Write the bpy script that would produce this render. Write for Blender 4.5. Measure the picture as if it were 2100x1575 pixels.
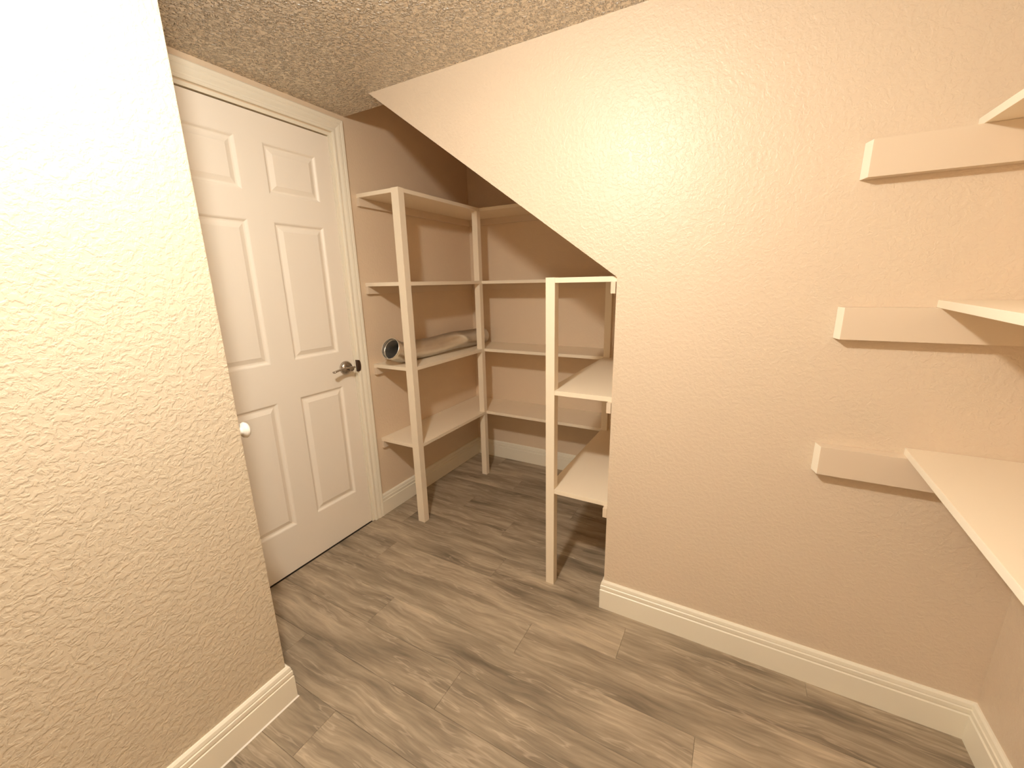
import bpy, bmesh, math, random
from mathutils import Vector, Matrix
random.seed(7)
for o in list(bpy.data.objects): bpy.data.objects.remove(o)
S = bpy.context.scene
COL = S.collection

# ---------------------------------------------------------------- camera
F_PX = 839.19
yaw, pitch, roll = (math.radians(a) for a in (29.063, -13.934, -1.221))
fw = Vector((-math.sin(yaw)*math.cos(pitch), math.cos(yaw)*math.cos(pitch), math.sin(pitch)))
rt = Vector((math.cos(yaw), math.sin(yaw), 0)); up = rt.cross(fw)
r2 = rt*math.cos(roll) + up*math.sin(roll); u2 = -rt*math.sin(roll) + up*math.cos(roll)
cd = bpy.data.cameras.new('camera'); cam = bpy.data.objects.new('camera', cd); COL.objects.link(cam)
cd.sensor_fit = 'HORIZONTAL'; cd.sensor_width = 36.0; cd.lens = F_PX/2100*36; cd.clip_start = 0.01
m = Matrix((r2, u2, -fw)).transposed().to_4x4(); m.translation = Vector((1.7636, -1.4489, 1.338))
cam.matrix_world = m
S.camera = cam

# ---------------------------------------------------------------- light
w = bpy.data.worlds.new('world'); S.world = w; w.use_nodes = True
w.node_tree.nodes['Background'].inputs[0].default_value = (1, .85, .7, 1)
w.node_tree.nodes['Background'].inputs[1].default_value = 0.0
ld = bpy.data.lights.new('ceiling_bulb', 'POINT'); ld.energy = 34; ld.color = (1.0, .94, .835); ld.shadow_soft_size = .05
lo = bpy.data.objects.new('ceiling_bulb', ld); COL.objects.link(lo); lo.location = (1.20, -1.20, 2.045)
# the downward part of the same flush ceiling lamp
la = bpy.data.lights.new('ceiling_lamp_face', 'AREA'); la.shape = 'DISK'; la.size = .11; la.energy = 8; la.color = ld.color
lf = bpy.data.objects.new('ceiling_lamp_face', la); COL.objects.link(lf); lf.location = (1.20, -1.20, 2.065)
vs = S.view_settings
vs.view_transform = 'Standard'; vs.look = 'None'; vs.gamma = 1; vs.use_curve_mapping = False
vs.exposure = 0.43
S.cycles.max_bounces = 16; S.cycles.diffuse_bounces = 12
S.cycles.use_denoising = True

# ---------------------------------------------------------------- dimensions (metres)
ZC = 2.1273            # ceiling
X0, X1, Z1 = .293, 1.378, 1.349   # sloped cut in the middle wall
XR = 2.476
YC = .115              # thickness of the middle wall
A = 1.140              # alcove back wall
XN, YN = .5702, -.8724 # near left wall corner
YREAR = -2.35
YK = .0914             # outer edge of the door casing
DR0, DR1, DZ = -.765, .028, 2.035 # door opening
SL = (ZC-Z1)/(X1-X0)

# ---------------------------------------------------------------- materials
def new_mat(name):
    mt = bpy.data.materials.new(name); mt.use_nodes = True
    nt = mt.node_tree; b = nt.nodes['Principled BSDF']
    return mt, nt, b
def N(nt, t, **kw):
    n = nt.nodes.new(t)
    for k, v in kw.items():
        if k.startswith('_'): setattr(n, k[1:], v)
        else: n.inputs[k.replace('_', ' ')].default_value = v
    return n
def paint(name, col, rough, bump=.0, scale=70, dist=.002, kind='peel', spec=.5, var=.02):
    mt, nt, b = new_mat(name); L = nt.links.new
    tc = N(nt, 'ShaderNodeTexCoord')
    nz = N(nt, 'ShaderNodeTexNoise', Scale=2.2, Detail=3.0)
    L(tc.outputs['Object'], nz.inputs['Vector'])
    mx = N(nt, 'ShaderNodeMix', _data_type='RGBA')
    mx.inputs[6].default_value = (*[c*(1-var) for c in col], 1); mx.inputs[7].default_value = (*[min(1, c*(1+var)) for c in col], 1)
    L(nz.outputs['Fac'], mx.inputs[0]); L(mx.outputs[2], b.inputs['Base Color'])
    b.inputs['Roughness'].default_value = rough; b.inputs['Specular IOR Level'].default_value = spec
    if bump:
        if kind == 'wood':
            mp = N(nt, 'ShaderNodeMapping'); mp.inputs['Scale'].default_value = (1, .12, 1)
            L(tc.outputs['Object'], mp.inputs['Vector'])
            h = N(nt, 'ShaderNodeTexNoise', Scale=scale, Detail=4.0); L(mp.outputs[0], h.inputs['Vector']); out = h.outputs['Fac']
        else:
            ds = N(nt, 'ShaderNodeTexNoise', Scale=scale*.5, Detail=2.0); L(tc.outputs['Object'], ds.inputs['Vector'])
            ad = N(nt, 'ShaderNodeVectorMath', _operation='MULTIPLY_ADD'); ad.inputs[1].default_value = (.02,)*3
            L(ds.outputs['Color'], ad.inputs[0]); L(tc.outputs['Object'], ad.inputs[2])
            h = N(nt, 'ShaderNodeTexNoise', Scale=scale, Detail=3.0, Roughness=.55); L(ad.outputs[0], h.inputs['Vector'])
            rp = N(nt, 'ShaderNodeValToRGB'); L(h.outputs['Fac'], rp.inputs[0])
            lo_, hi_ = (.40, .62) if kind == 'peel' else (.42, .58)
            rp.color_ramp.interpolation = 'EASE'
            rp.color_ramp.elements[0].position = lo_; rp.color_ramp.elements[1].position = hi_
            out = rp.outputs[0]
            if kind == 'knock':
                vo = N(nt, 'ShaderNodeTexVoronoi', _feature='SMOOTH_F1', Scale=scale*1.25); vo.inputs['Smoothness'].default_value = .5
                L(ad.outputs[0], vo.inputs['Vector'])
                mr = N(nt, 'ShaderNodeMapRange', _interpolation_type='SMOOTHSTEP'); mr.inputs['From Min'].default_value = .55; mr.inputs['From Max'].default_value = .12
                L(vo.outputs['Distance'], mr.inputs['Value'])
                mm_ = N(nt, 'ShaderNodeMath', _operation='MULTIPLY_ADD'); mm_.inputs[1].default_value = .45
                L(out, mm_.inputs[0]); L(mr.outputs[0], mm_.inputs[2]); out = mm_.outputs[0]
        bp = N(nt, 'ShaderNodeBump', Strength=bump, Distance=dist)
        L(out, bp.inputs['Height']); L(bp.outputs[0], b.inputs['Normal'])
    return mt
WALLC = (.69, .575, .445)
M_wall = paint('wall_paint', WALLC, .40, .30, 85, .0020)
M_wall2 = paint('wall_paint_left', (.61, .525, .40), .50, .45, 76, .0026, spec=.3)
M_alc = paint('wall_paint_alcove', (.73, .60, .45), .5, .15, 80, .0015)
M_ceil = paint('ceiling_knockdown', (.86, .76, .62), .24, 1.0, 76, .010, kind='knock', spec=.8)
M_trim = paint('trim_enamel', (.85, .81, .69), .38, .0)
M_door = paint('door_enamel', (.90, .845, .75), .45, .06, 220, .0006, kind='wood')
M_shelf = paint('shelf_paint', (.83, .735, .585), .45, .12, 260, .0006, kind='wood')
M_lit_edge = paint('edge_lit_tone', (.93, .88, .76), .35)  # shelf and ledger colour lightened to carry stronger light from the left
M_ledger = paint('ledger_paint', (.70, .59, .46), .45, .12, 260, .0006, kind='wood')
M_dark = paint('shadow_gap', (.05, .04, .03), .8)
M_white = paint('white_plastic', (.86, .84, .78), .3)
def metal(name, col, rough, bands=False):
    mt, nt, b = new_mat(name); L = nt.links.new
    b.inputs['Metallic'].default_value = 1; b.inputs['Roughness'].default_value = rough
    tc = N(nt, 'ShaderNodeTexCoord'); nz = N(nt, 'ShaderNodeTexNoise', Scale=30.0, Detail=3.0)
    L(tc.outputs['Object'], nz.inputs['Vector'])
    mx = N(nt, 'ShaderNodeMix', _data_type='RGBA')
    mx.inputs[6].default_value = (*[c*.9 for c in col], 1); mx.inputs[7].default_value = (*col, 1)
    L(nz.outputs['Fac'], mx.inputs[0]); L(mx.outputs[2], b.inputs['Base Color'])
    return mt
M_nickel = metal('satin_nickel', (.50, .45, .40), .25)
M_bronze = metal('dark_bronze', (.12, .085, .07), .4)
M_alu = metal('aluminium_foil', (.95, .90, .82), .28)
M_alu.node_tree.nodes['Principled BSDF'].inputs['Metallic'].default_value = .88

def plank_mat():
    mt, nt, b = new_mat('vinyl_plank'); L = nt.links.new
    tc = N(nt, 'ShaderNodeTexCoord'); oi = N(nt, 'ShaderNodeObjectInfo')
    geo = N(nt, 'ShaderNodeNewGeometry')
    off = N(nt, 'ShaderNodeVectorMath', _operation='SCALE'); off.inputs['Scale'].default_value = 37.0
    cmb = N(nt, 'ShaderNodeCombineXYZ'); L(oi.outputs['Random'], cmb.inputs[0]); L(oi.outputs['Random'], cmb.inputs[1]); L(oi.outputs['Random'], cmb.inputs[2])
    L(cmb.outputs[0], off.inputs[0])
    ad = N(nt, 'ShaderNodeVectorMath', _operation='ADD'); L(geo.outputs['Position'], ad.inputs[0]); L(off.outputs[0], ad.inputs[1])
    # warp
    wn = N(nt, 'ShaderNodeTexNoise', Scale=3.5, Detail=2.0); L(ad.outputs[0], wn.inputs['Vector'])
    wa = N(nt, 'ShaderNodeVectorMath', _operation='MULTIPLY_ADD'); wa.inputs[1].default_value = (.0, .06, 0)
    L(wn.outputs['Color'], wa.inputs[0]); L(ad.outputs[0], wa.inputs[2])
    def stretched(sx, sy, sc, det, ro=.55):
        mp = N(nt, 'ShaderNodeMapping'); mp.inputs['Scale'].default_value = (sx, sy, 1)
        L(wa.outputs[0], mp.inputs['Vector'])
        n = N(nt, 'ShaderNodeTexNoise', Scale=sc, Detail=det, Roughness=ro); L(mp.outputs[0], n.inputs['Vector']); return n
    n1 = stretched(.9, 6, 2.6, 4.0); n2 = stretched(1.1, 16, 6, 4.0, .6); n3 = stretched(.8, 7, 4.0, 3.0)
    r1 = N(nt, 'ShaderNodeValToRGB'); L(n1.outputs['Fac'], r1.inputs[0])
    e = r1.color_ramp.elements
    e[0].position = .30; e[0].color = (.165, .130, .090, 1); e[1].position = .72; e[1].color = (.49, .405, .295, 1)
    k = e.new(.50); k.color = (.325, .262, .187, 1)
    r2_ = N(nt, 'ShaderNodeValToRGB'); L(n2.outputs['Fac'], r2_.inputs[0])
    r2_.color_ramp.elements[0].position = .35; r2_.color_ramp.elements[0].color = (.80, .80, .80, 1)
    r2_.color_ramp.elements[1].position = .70; r2_.color_ramp.elements[1].color = (1.14, 1.14, 1.14, 1)
    mu = N(nt, 'ShaderNodeMix', _data_type='RGBA', _blend_type='MULTIPLY'); mu.inputs[0].default_value = 1
    L(r1.outputs[0], mu.inputs[6]); L(r2_.outputs[0], mu.inputs[7])
    # pale thin veins
    r3 = N(nt, 'ShaderNodeValToRGB'); L(n3.outputs['Fac'], r3.inputs[0])
    e = r3.color_ramp.elements; e[0].position = .545; e[0].color = (0, 0, 0, 1); e[1].position = .60; e[1].color = (0, 0, 0, 1)
    k = e.new(.572); k.color = (.38, .38, .38, 1)
    mv = N(nt, 'ShaderNodeMix', _data_type='RGBA'); mv.inputs[7].default_value = (.60, .49, .37, 1)
    L(r3.outputs[0], mv.inputs[0]); L(mu.outputs[2], mv.inputs[6])
    # per-plank tone
    mr = N(nt, 'ShaderNodeMapRange'); mr.inputs['To Min'].default_value = .93; mr.inputs['To Max'].default_value = 1.07
    L(oi.outputs['Random'], mr.inputs['Value'])
    sc = N(nt, 'ShaderNodeVectorMath', _operation='SCALE'); L(mv.outputs[2], sc.inputs[0]); L(mr.outputs[0], sc.inputs['Scale'])
    L(sc.outputs[0], b.inputs['Base Color'])
    b.inputs['Roughness'].default_value = .5
    bp = N(nt, 'ShaderNodeBump', Strength=.15, Distance=.001); L(n2.outputs['Fac'], bp.inputs['Height']); L(bp.outputs[0], b.inputs['Normal'])
    return mt
M_plank = plank_mat()

# ---------------------------------------------------------------- helpers
def link(name, me, mat, parent=None, **props):
    o = bpy.data.objects.new(name, me); COL.objects.link(o)
    if mat and not me.materials: me.materials.append(mat)
    if parent: o.parent = parent
    for k, v in props.items(): o[k] = v
    return o
def done(bm, name, mat, parent=None, smooth=False, **props):
    bmesh.ops.recalc_face_normals(bm, faces=bm.faces)
    me = bpy.data.meshes.new(name); bm.to_mesh(me); bm.free()
    if smooth:
        for p in me.polygons: p.use_smooth = True
    return link(name, me, mat, parent, **props)
def empty(name, loc, **props):
    o = bpy.data.objects.new(name, None); COL.objects.link(o); o.location = loc; o.empty_display_size = .05
    for k, v in props.items(): o[k] = v
    bpy.context.view_layer.update()
    return o
def keep(o, parent):
    o.parent = parent; o.matrix_parent_inverse = Matrix.Translation(-parent.location)
def add_box(bm, x0, x1, y0, y1, z0, z1):
    vs_ = [bm.verts.new((x, y, z)) for x in (x0, x1) for y in (y0, y1) for z in (z0, z1)]
    for f in ((0,1,3,2),(4,6,7,5),(0,4,5,1),(2,3,7,6),(0,2,6,4),(1,5,7,3)): bm.faces.new([vs_[i] for i in f])
def box(name, x0, x1, y0, y1, z0, z1, mat, parent=None, bev=0, **props):
    bm = bmesh.new(); add_box(bm, x0, x1, y0, y1, z0, z1)
    if bev: bmesh.ops.bevel(bm, geom=bm.edges[:], offset=bev, segments=2, profile=.7, affect='EDGES')
    o = done(bm, name, mat, None, **props)
    if parent: keep(o, parent)
    return o
def prism(name, poly, mapf, d0, d1, mat, parent=None, bev=0, **props):
    bm = bmesh.new(); n = len(poly)
    a = [bm.verts.new(mapf(u, v, d0)) for u, v in poly]; b = [bm.verts.new(mapf(u, v, d1)) for u, v in poly]
    bm.faces.new(a); bm.faces.new(b[::-1])
    for i in range(n): bm.faces.new((a[i], b[i], b[(i+1) % n], a[(i+1) % n]))
    if bev: bmesh.ops.bevel(bm, geom=bm.edges[:], offset=bev, segments=2, profile=.7, affect='EDGES')
    o = done(bm, name, mat, None, **props)
    if parent: keep(o, parent)
    return o
def sweep(name, path, prof, mapf, mat, i0=0, i1=None, parent=None, **props):
    """mitred moulding: prof = closed [(offset, height)], path = 2D points, offsets to the right of travel"""
    P_ = [Vector(p) for p in path]; n = len(P_); i1 = n-1 if i1 is None else i1
    nr = []
    for i in range(n-1):
        d = (P_[i+1]-P_[i]).normalized(); nr.append(Vector((d.y, -d.x)))
    bm = bmesh.new(); rings = []
    for i in range(i0, i1+1):
        if i == 0: mm = nr[0]
        elif i == n-1: mm = nr[-1]
        else: mm = (nr[i-1]+nr[i])/(1+nr[i-1].dot(nr[i]))
        rings.append([bm.verts.new(mapf(*(P_[i]+mm*o_), h)) for o_, h in prof])
    k = len(prof)
    for a, b in zip(rings, rings[1:]):
        for j in range(k): bm.faces.new((a[j], a[(j+1) % k], b[(j+1) % k], b[j]))
    bm.faces.new(rings[0]); bm.faces.new(rings[-1][::-1])
    o = done(bm, name, mat, None, **props)
    if parent: keep(o, parent)
    return o
def tube(bm, pts, radii, seg=24, cap=True, flat=1.0):
    pts = [Vector(p) for p in pts]; rings = []
    prev = None
    for i, p in enumerate(pts):
        t = (pts[min(i+1, len(pts)-1)]-pts[max(i-1, 0)]).normalized()
        if prev is None:
            s = t.cross(Vector((0, 0, 1)));  s = s if s.length > .1 else t.cross(Vector((0, 1, 0))); s.normalize()
        else: s = (prev - t*prev.dot(t)).normalized()
        prev = s; u = t.cross(s)
        rings.append([bm.verts.new(p + (s*math.cos(a) + u*math.sin(a)*flat)*radii[i]) for a in (2*math.pi*j/seg for j in range(seg))])
    for a, b in zip(rings, rings[1:]):
        for j in range(seg): bm.faces.new((a[j], a[(j+1) % seg], b[(j+1) % seg], b[j]))
    if cap: bm.faces.new(rings[0][::-1]); bm.faces.new(rings[-1])
    return rings
XYZ = lambda a, b, h: (a, b, h)

# ---------------------------------------------------------------- setting: shell
st = dict(kind='structure')
prism('wall_middle', [(X0, ZC), (XR+.12, ZC), (XR+.12, 0), (X1-.002, 0), (X1+.002, Z1)], lambda x, z, y: (x, y, z), 0, YC, M_wall, **st)
bm = bmesh.new()
add_box(bm, -.12, 0, YN, DR0, 0, 2.5); add_box(bm, -.12, 0, DR1, A+.12, 0, 2.5); add_box(bm, -.12, 0, DR0, DR1, DZ, 2.5)
done(bm, 'wall_far', M_alc, **st)
box('wall_alcove', 0, X1+.12, A, A+.12, 0, 2.5, M_alc, **st)
box('wall_partition', X1, X1+.12, YC, A, 0, Z1, M_alc, **st)
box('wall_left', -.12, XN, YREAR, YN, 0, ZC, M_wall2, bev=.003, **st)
box('wall_right', XR, XR+.12, YREAR, 0, 0, ZC, M_wall, **st)
box('wall_rear', XN, XR, YREAR-.12, YREAR, 0, ZC, M_wall, **st)
box('ceiling', -.12, XR+.12, YREAR-.12, YC, ZC, ZC+.4, M_ceil, **st)
zs = lambda x: ZC-SL*(x-X0)
prism('ceiling_slope', [(0, zs(0)), (X1+.12, zs(X1+.12)), (X1+.12, zs(X1+.12)+.1), (0, zs(0)+.1)], lambda x, z, y: (x, y, z), YC, A, M_alc, **st)

# floor of separate planks running along X
floor = box('floor', -.12, XR+.12, YREAR-.12, A+.12, -.06, -.006, M_dark, **st)
PW, PL, GAP = .152, 1.22, .0005
def plank_mesh(l, wd):
    bm = bmesh.new(); add_box(bm, 0, l, 0, wd, -.006, 0)
    ed = [e for e in bm.edges if all(v.co.z > -.001 for v in e.verts)]
    bmesh.ops.bevel(bm, geom=ed, offset=.0008, segments=1, affect='EDGES')
    bmesh.ops.recalc_face_normals(bm, faces=bm.faces)
    me = bpy.data.meshes.new('plank'); bm.to_mesh(me); bm.free(); me.materials.append(M_plank); return me
cache = {}
row = 0; y = YREAR
offs = [.16, .74, .38, 1.02, .55, 1.15, .27, .86]
while y < A:
    wd = min(PW, A-y)
    x = -PL + offs[row % 8]
    while x < XR:
        a, b = max(x, 0), min(x+PL, XR)
        if b-a > .03:
            key = (round(b-a, 4), round(wd, 4))
            if key not in cache: cache[key] = plank_mesh(b-a-GAP, wd-GAP)
            o = link('plank', cache[key], None, floor); o.location = (a, y, 0)
        x += PL
    y += PW; row += 1

# baseboards
BB = [(0, 0), (.0145, 0), (.0145, .086), (.0105, .089), (.0105, .0915), (.0132, .0935), (.0132, .107), (.0100, .1095), (.0100, .1115), (.0115, .113), (.0095, .124), (.005, .1295), (0, .1295)]
path = [(0, YK), (0, A), (X1, A), (X1, 0), (XR, 0), (XR, YREAR)]
for nm, i in (('baseboard_far', 0), ('baseboard_alcove', 1), ('baseboard_partition', 2), ('baseboard_middle', 3), ('baseboard_right', 4)):
    sweep(nm, path, BB, XYZ, M_trim, i, i+1, **st)
bl = sweep('baseboard_left', [(XN, YREAR), (XN, YN), (.0, YN)], BB, XYZ, M_trim, **st)
o = sweep('caulk_bead', [(XN+.0145, YREAR), (XN+.0145, YN+.0145), (.0, YN+.0145)], [(0, 0), (.0035, 0), (.0015, .0025), (0, .004)], XYZ, M_white, parent=bl)

# ---------------------------------------------------------------- door
door = empty('door_1', (0, (DR0+DR1)/2, 0), kind='structure', label='white six-panel door in a moulded casing')
YZ = lambda a, b, h: (h, a, b)
CP = [(0, 0), (0, .011), (.004, .013), (.011, .013), (.014, .0105), (.019, .0105), (.030, .015), (.040, .0165), (.044, .0145), (.048, .0165), (.0585, .018), (.0625, .015), (.0625, 0)]
# travel down the right side first so offsets point away from the opening
cin = [(DR1+.001, 0), (DR1+.001, DZ+.004), (DR0-.001, DZ+.004), (DR0-.001, 0)]
CPt = [(o_, h) for o_, h in CP]
sweep('casing', cin, CPt, YZ, M_trim, parent=door)
# jamb: lining and stop
bm = bmesh.new()
J = .014
add_box(bm, -.12, .0, DR1-J, DR1, 0, DZ); add_box(bm, -.12, .0, DR0, DR0+J, 0, DZ); add_box(bm, -.12, .0, DR0+J, DR1-J, DZ-J, DZ)
o = done(bm, 'jamb', M_trim); keep(o, door)
LY0, LY1, LZ0, LZ1 = DR0+J+.003, DR1-J-.002, .004, DZ-J-.005
XF = -.006  # leaf face
cols = [(-.664, -.4215), (-.3125, -.070)]
rows = [(.229, .836), (1.012, 1.608), (1.717, 1.913)]
# leaf face as a grid with openings, thickness behind
bm = bmesh.new()
ys = sorted({LY0, LY1, *[v for c in cols for v in c]}); zs_ = sorted({LZ0, LZ1, *[v for r in rows for v in r]})
def in_panel(yc, zc): return any(a < yc < b for a, b in cols) and any(a < zc < b for a, b in rows)
grid = {}
def gv(yy, zz, x):
    k = (yy, zz, x)
    if k not in grid: grid[k] = bm.verts.new((x, yy, zz))
    return grid[k]
for ya, yb in zip(ys, ys[1:]):
    for za, zb in zip(zs_, zs_[1:]):
        hole = in_panel((ya+yb)/2, (za+zb)/2)
        for x in (XF, XF-.035):
            if x == XF and hole: continue
            bm.faces.new((gv(ya, za, x), gv(yb, za, x), gv(yb, zb, x), gv(ya, zb, x)))
bnd = [e for e in bm.edges if len(e.link_faces) == 1 and all(abs(v.co.x-XF) < 1e-6 for v in e.verts)
       and (all(abs(v.co.y-LY0) < 1e-6 for v in e.verts) or all(abs(v.co.y-LY1) < 1e-6 for v in e.verts) or all(abs(v.co.z-LZ0) < 1e-6 for v in e.verts) or all(abs(v.co.z-LZ1) < 1e-6 for v in e.verts))]
for e in bnd:
    a, b = e.verts; bm.faces.new((a, b, gv_ := grid[(b.co.y and next(k[0] for k in grid if grid[k] is b)) if False else next(k for k in grid if grid[k] is b)[:2] + (XF-.035,)], grid[next(k for k in grid if grid[k] is a)[:2] + (XF-.035,)]))
leaf = done(bm, 'door_leaf', M_door); keep(leaf, door)
steps = [(0, 0), (.004, -.0015), (.010, -.0075), (.014, -.0085), (.018, -.0085), (.036, -.0015), (.037, -.0010)]
for ya, yb in cols:
    for za, zb in rows:
        bm = bmesh.new(); rings = []
        for ins, dx in steps:
            rings.append([bm.verts.new((XF+dx, yy, zz)) for yy, zz in ((ya+ins, za+ins), (yb-ins, za+ins), (yb-ins, zb-ins), (ya+ins, zb-ins))])
        for a, b in zip(rings, rings[1:]):
            for j in range(4): bm.faces.new((a[j], a[(j+1) % 4], b[(j+1) % 4], b[j]))
        bm.faces.new(rings[-1])
        o = done(bm, 'panel', M_door)
        # faces must look toward +X
        for p in o.data.polygons:
            if p.normal.x < 0: p.flip()
        keep(o, leaf); o.matrix_parent_inverse = Matrix.Translation(-door.location)
        leafinv = leaf
# put children of the leaf in the same world frame as the leaf mesh
for c in leaf.children: c.matrix_parent_inverse = Matrix.Identity(4)
# lever handle
HY, HZ = -.043, .926
bm = bmesh.new()
tube(bm, [(XF, HY, HZ), (XF+.006, HY, HZ), (XF+.012, HY, HZ), (XF+.020, HY, HZ), (XF+.024, HY, HZ)], [.035, .036, .034, .028, .016], 32)
hnd = done(bm, 'door_handle', M_nickel, smooth=True, label='satin nickel lever handle'); keep(hnd, door)
bm = bmesh.new()
tube(bm, [(XF+.018, HY, HZ), (XF+.045, HY, HZ), (XF+.052, HY, HZ)], [.0125, .011, .013], 20)
lv = []
for i in range(15):
    t = i/14
    lv.append((XF+.056-.006*math.sin(t*math.pi)+.004*t, HY+.012-.128*t, HZ+.006+.004*math.sin(t*math.pi*1.0)-.004*t))
tube(bm, lv, [.0095-.002*math.sin(math.pi*i/14)*.6 for i in range(15)], 16, flat=.55)
o = done(bm, 'lever', M_nickel, smooth=True); o.parent = hnd
# strike plate lip wrapping onto the casing
pl = [(DR1-.008, HZ-.031)] + [(DR1+.003+.010*math.sin(a), HZ-.029*math.cos(a)) for a in [math.pi*i/12 for i in range(13)]] + [(DR1-.008, HZ+.031)]
prism('strike_plate', pl, lambda y_, z_, x: (x, y_, z_), -.004, .0150, M_bronze, parent=door, label='dark metal strike plate')

# ---------------------------------------------------------------- white bumper on the left wall's return
bm = bmesh.new()
KX, KZ = XN-.030, .940
prof = [(0, .016), (.006, .016), (.010, .012), (.016, .012), (.020, .021), (.027, .0235), (.033, .020), (.036, .010)]
tube(bm, [(KX, YN+d_, KZ) for d_, r_ in prof], [r_ for d_, r_ in prof], 28)
done(bm, 'wall_bumper', M_white, smooth=True, label='small white round bumper sticking out past the left wall edge, before the door', category='bumper')

# ---------------------------------------------------------------- built-in corner shelving
D = .2827; Y1 = .141; Y2 = .817; YB = .842; T = .019
XP = 1.103; YP = .022; PS = .042
SH = [1.789, 1.352, .912, .474]
unit = empty('shelving_unit', (.7, .7, 0), label='painted wooden U-shaped built-in shelving filling the alcove under the sloped wall, open to the floor', category='shelves')
g = .0004
for s in SH: box('shelf', .0005, D, Y1, A-.0005, s-T, s, M_shelf, unit, bev=.0012)
for s in SH:
    xe = (X0+(ZC-s)/SL - .012) if s > 1.5 else XP
    box('shelf', D+g, xe-g, YB, A-.0005, s-T, s, M_shelf, unit, bev=.0012)
for s in SH[1:]:
    box('shelf', XP+g, X1-.001 if s < 1.3 else X1-.003, YP, A-.0005, s-T, s, M_shelf, unit, bev=.0012)
box('post', D-.046+.002, D+.002, Y1-.002, Y1+PS-.004, 0, SH[0]+.001, M_shelf, unit, bev=.0015)
box('post', D-.040, D-.001, Y2, YB-g+.012, 0, SH[0]-T, M_shelf, unit, bev=.0015)
box('post', XP, XP+PS-.004, YP-.002, YP+.036, 0, SH[1]+.001, M_shelf, unit, bev=.0015)
box('post', XP+.001, XP+PS-.004, Y2, Y2+.036, 0, SH[1]-T, M_shelf, unit, bev=.0015)
LH = .040
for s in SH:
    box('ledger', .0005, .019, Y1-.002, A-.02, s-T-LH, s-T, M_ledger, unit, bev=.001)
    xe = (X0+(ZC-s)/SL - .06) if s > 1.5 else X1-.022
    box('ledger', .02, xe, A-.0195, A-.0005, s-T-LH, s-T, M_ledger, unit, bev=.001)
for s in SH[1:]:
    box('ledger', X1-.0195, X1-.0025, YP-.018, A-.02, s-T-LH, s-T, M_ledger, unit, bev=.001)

# ---------------------------------------------------------------- wall shelves on the right
XS = 2.201; LX = 2.010
LEDGER_T = .036
for zt, sk, lab in ((1.681, .0, 'highest of three cream wall shelves at the right edge, seen from below'),
                (1.273, .085, 'middle of three cream wall shelves at the right edge, its top just below eye level'),
                (.871, .035, 'lowest of three cream wall shelves on the right wall, its broad top surface visible')):
    ws = empty('wall_shelf', (XR, -.0, zt), label=lab, category='shelf', group='cream shelves on the right wall')
    prism('board', [(XS, -.0005), (XR-.0005, -.0005), (XR-.0005, -1.75), (XS-sk*1.75, -1.75)], XYZ, zt-T, zt, M_shelf, ws, bev=.0012)
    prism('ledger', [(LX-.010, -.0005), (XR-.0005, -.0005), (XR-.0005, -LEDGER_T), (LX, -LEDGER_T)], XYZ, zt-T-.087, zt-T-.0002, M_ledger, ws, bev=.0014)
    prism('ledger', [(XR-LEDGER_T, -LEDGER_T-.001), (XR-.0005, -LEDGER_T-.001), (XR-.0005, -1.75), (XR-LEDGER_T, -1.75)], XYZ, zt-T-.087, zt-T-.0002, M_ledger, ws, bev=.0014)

for o in COL.objects:  # left-facing board edges and ledger ends: brighter light put into their colour
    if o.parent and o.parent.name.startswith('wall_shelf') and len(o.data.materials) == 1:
        o.data.materials.append(M_lit_edge)
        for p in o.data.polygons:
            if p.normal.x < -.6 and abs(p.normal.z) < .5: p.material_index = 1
# ---------------------------------------------------------------- flexible duct
duct = empty('flexible_duct', (.15, .5, SH[2]), label='bent silver corrugated aluminium duct lying on the third shelf left of the alcove', category='duct')
R = .055
ctrl = [(.158, .120, SH[2]+.100), (.156, .152, SH[2]+.086), (.146, .200, SH[2]+.067), (.132, .26, SH[2]+R+.004), (.128, .36, SH[2]+R+.003), (.135, .48, SH[2]+R+.003),
        (.150, .60, SH[2]+R+.012), (.158, .70, SH[2]+R+.016), (.150, .84, SH[2]+R+.008), (.140, 1.05, SH[2]+R+.003)]
def catmull(P_, n):
    P_ = [Vector(p) for p in P_]; P_ = [P_[0]*2-P_[1]] + P_ + [P_[-1]*2-P_[-2]]; out = []
    for i in range(1, len(P_)-2):
        a, b, c, d = P_[i-1:i+3]
        for k in range(n):
            t = k/n; out.append(.5*((2*b)+(c-a)*t+(2*a-5*b+4*c-d)*t*t+(3*b-a-3*c+d)*t**3))
    out.append(P_[-2]); return out
dense = catmull(ctrl, 60)
L_ = [0]
for a, b in zip(dense, dense[1:]): L_.append(L_[-1]+(b-a).length)
def at(s):
    i = max(1, min(len(L_)-1, next((k for k, l in enumerate(L_) if l >= s), len(L_)-1)))
    t = (s-L_[i-1])/(L_[i]-L_[i-1]); return dense[i-1].lerp(dense[i], max(0, min(1, t)))
pitch_ = .0085; s = .022; pts = []; rad = []; k = 0
while s < L_[-1]:
    pts.append(at(s)); rad.append(R + (.0013 if k % 2 else -.0011)); s += pitch_/2; k += 1
bm = bmesh.new(); tube(bm, pts, rad, 32, cap=False)
o = done(bm, 'duct_body', M_alu, smooth=True); keep(o, duct)
sm = o.modifiers.new('wall', 'SOLIDIFY'); sm.thickness = .0008; sm.offset = -1
bm = bmesh.new(); n_ = 9
tube(bm, [at(.028*i/(n_-1)) for i in range(n_)], [R+.0015, R+.0035, R+.002, R+.0012, R+.0012, R+.0025, R+.0012, R+.0020, R+.0002], 36, cap=False)
o = done(bm, 'duct_collar', M_alu, smooth=True, label='smooth rolled collar at the open end'); keep(o, duct)
sm = o.modifiers.new('wall', 'SOLIDIFY'); sm.thickness = .0015; sm.offset = -1
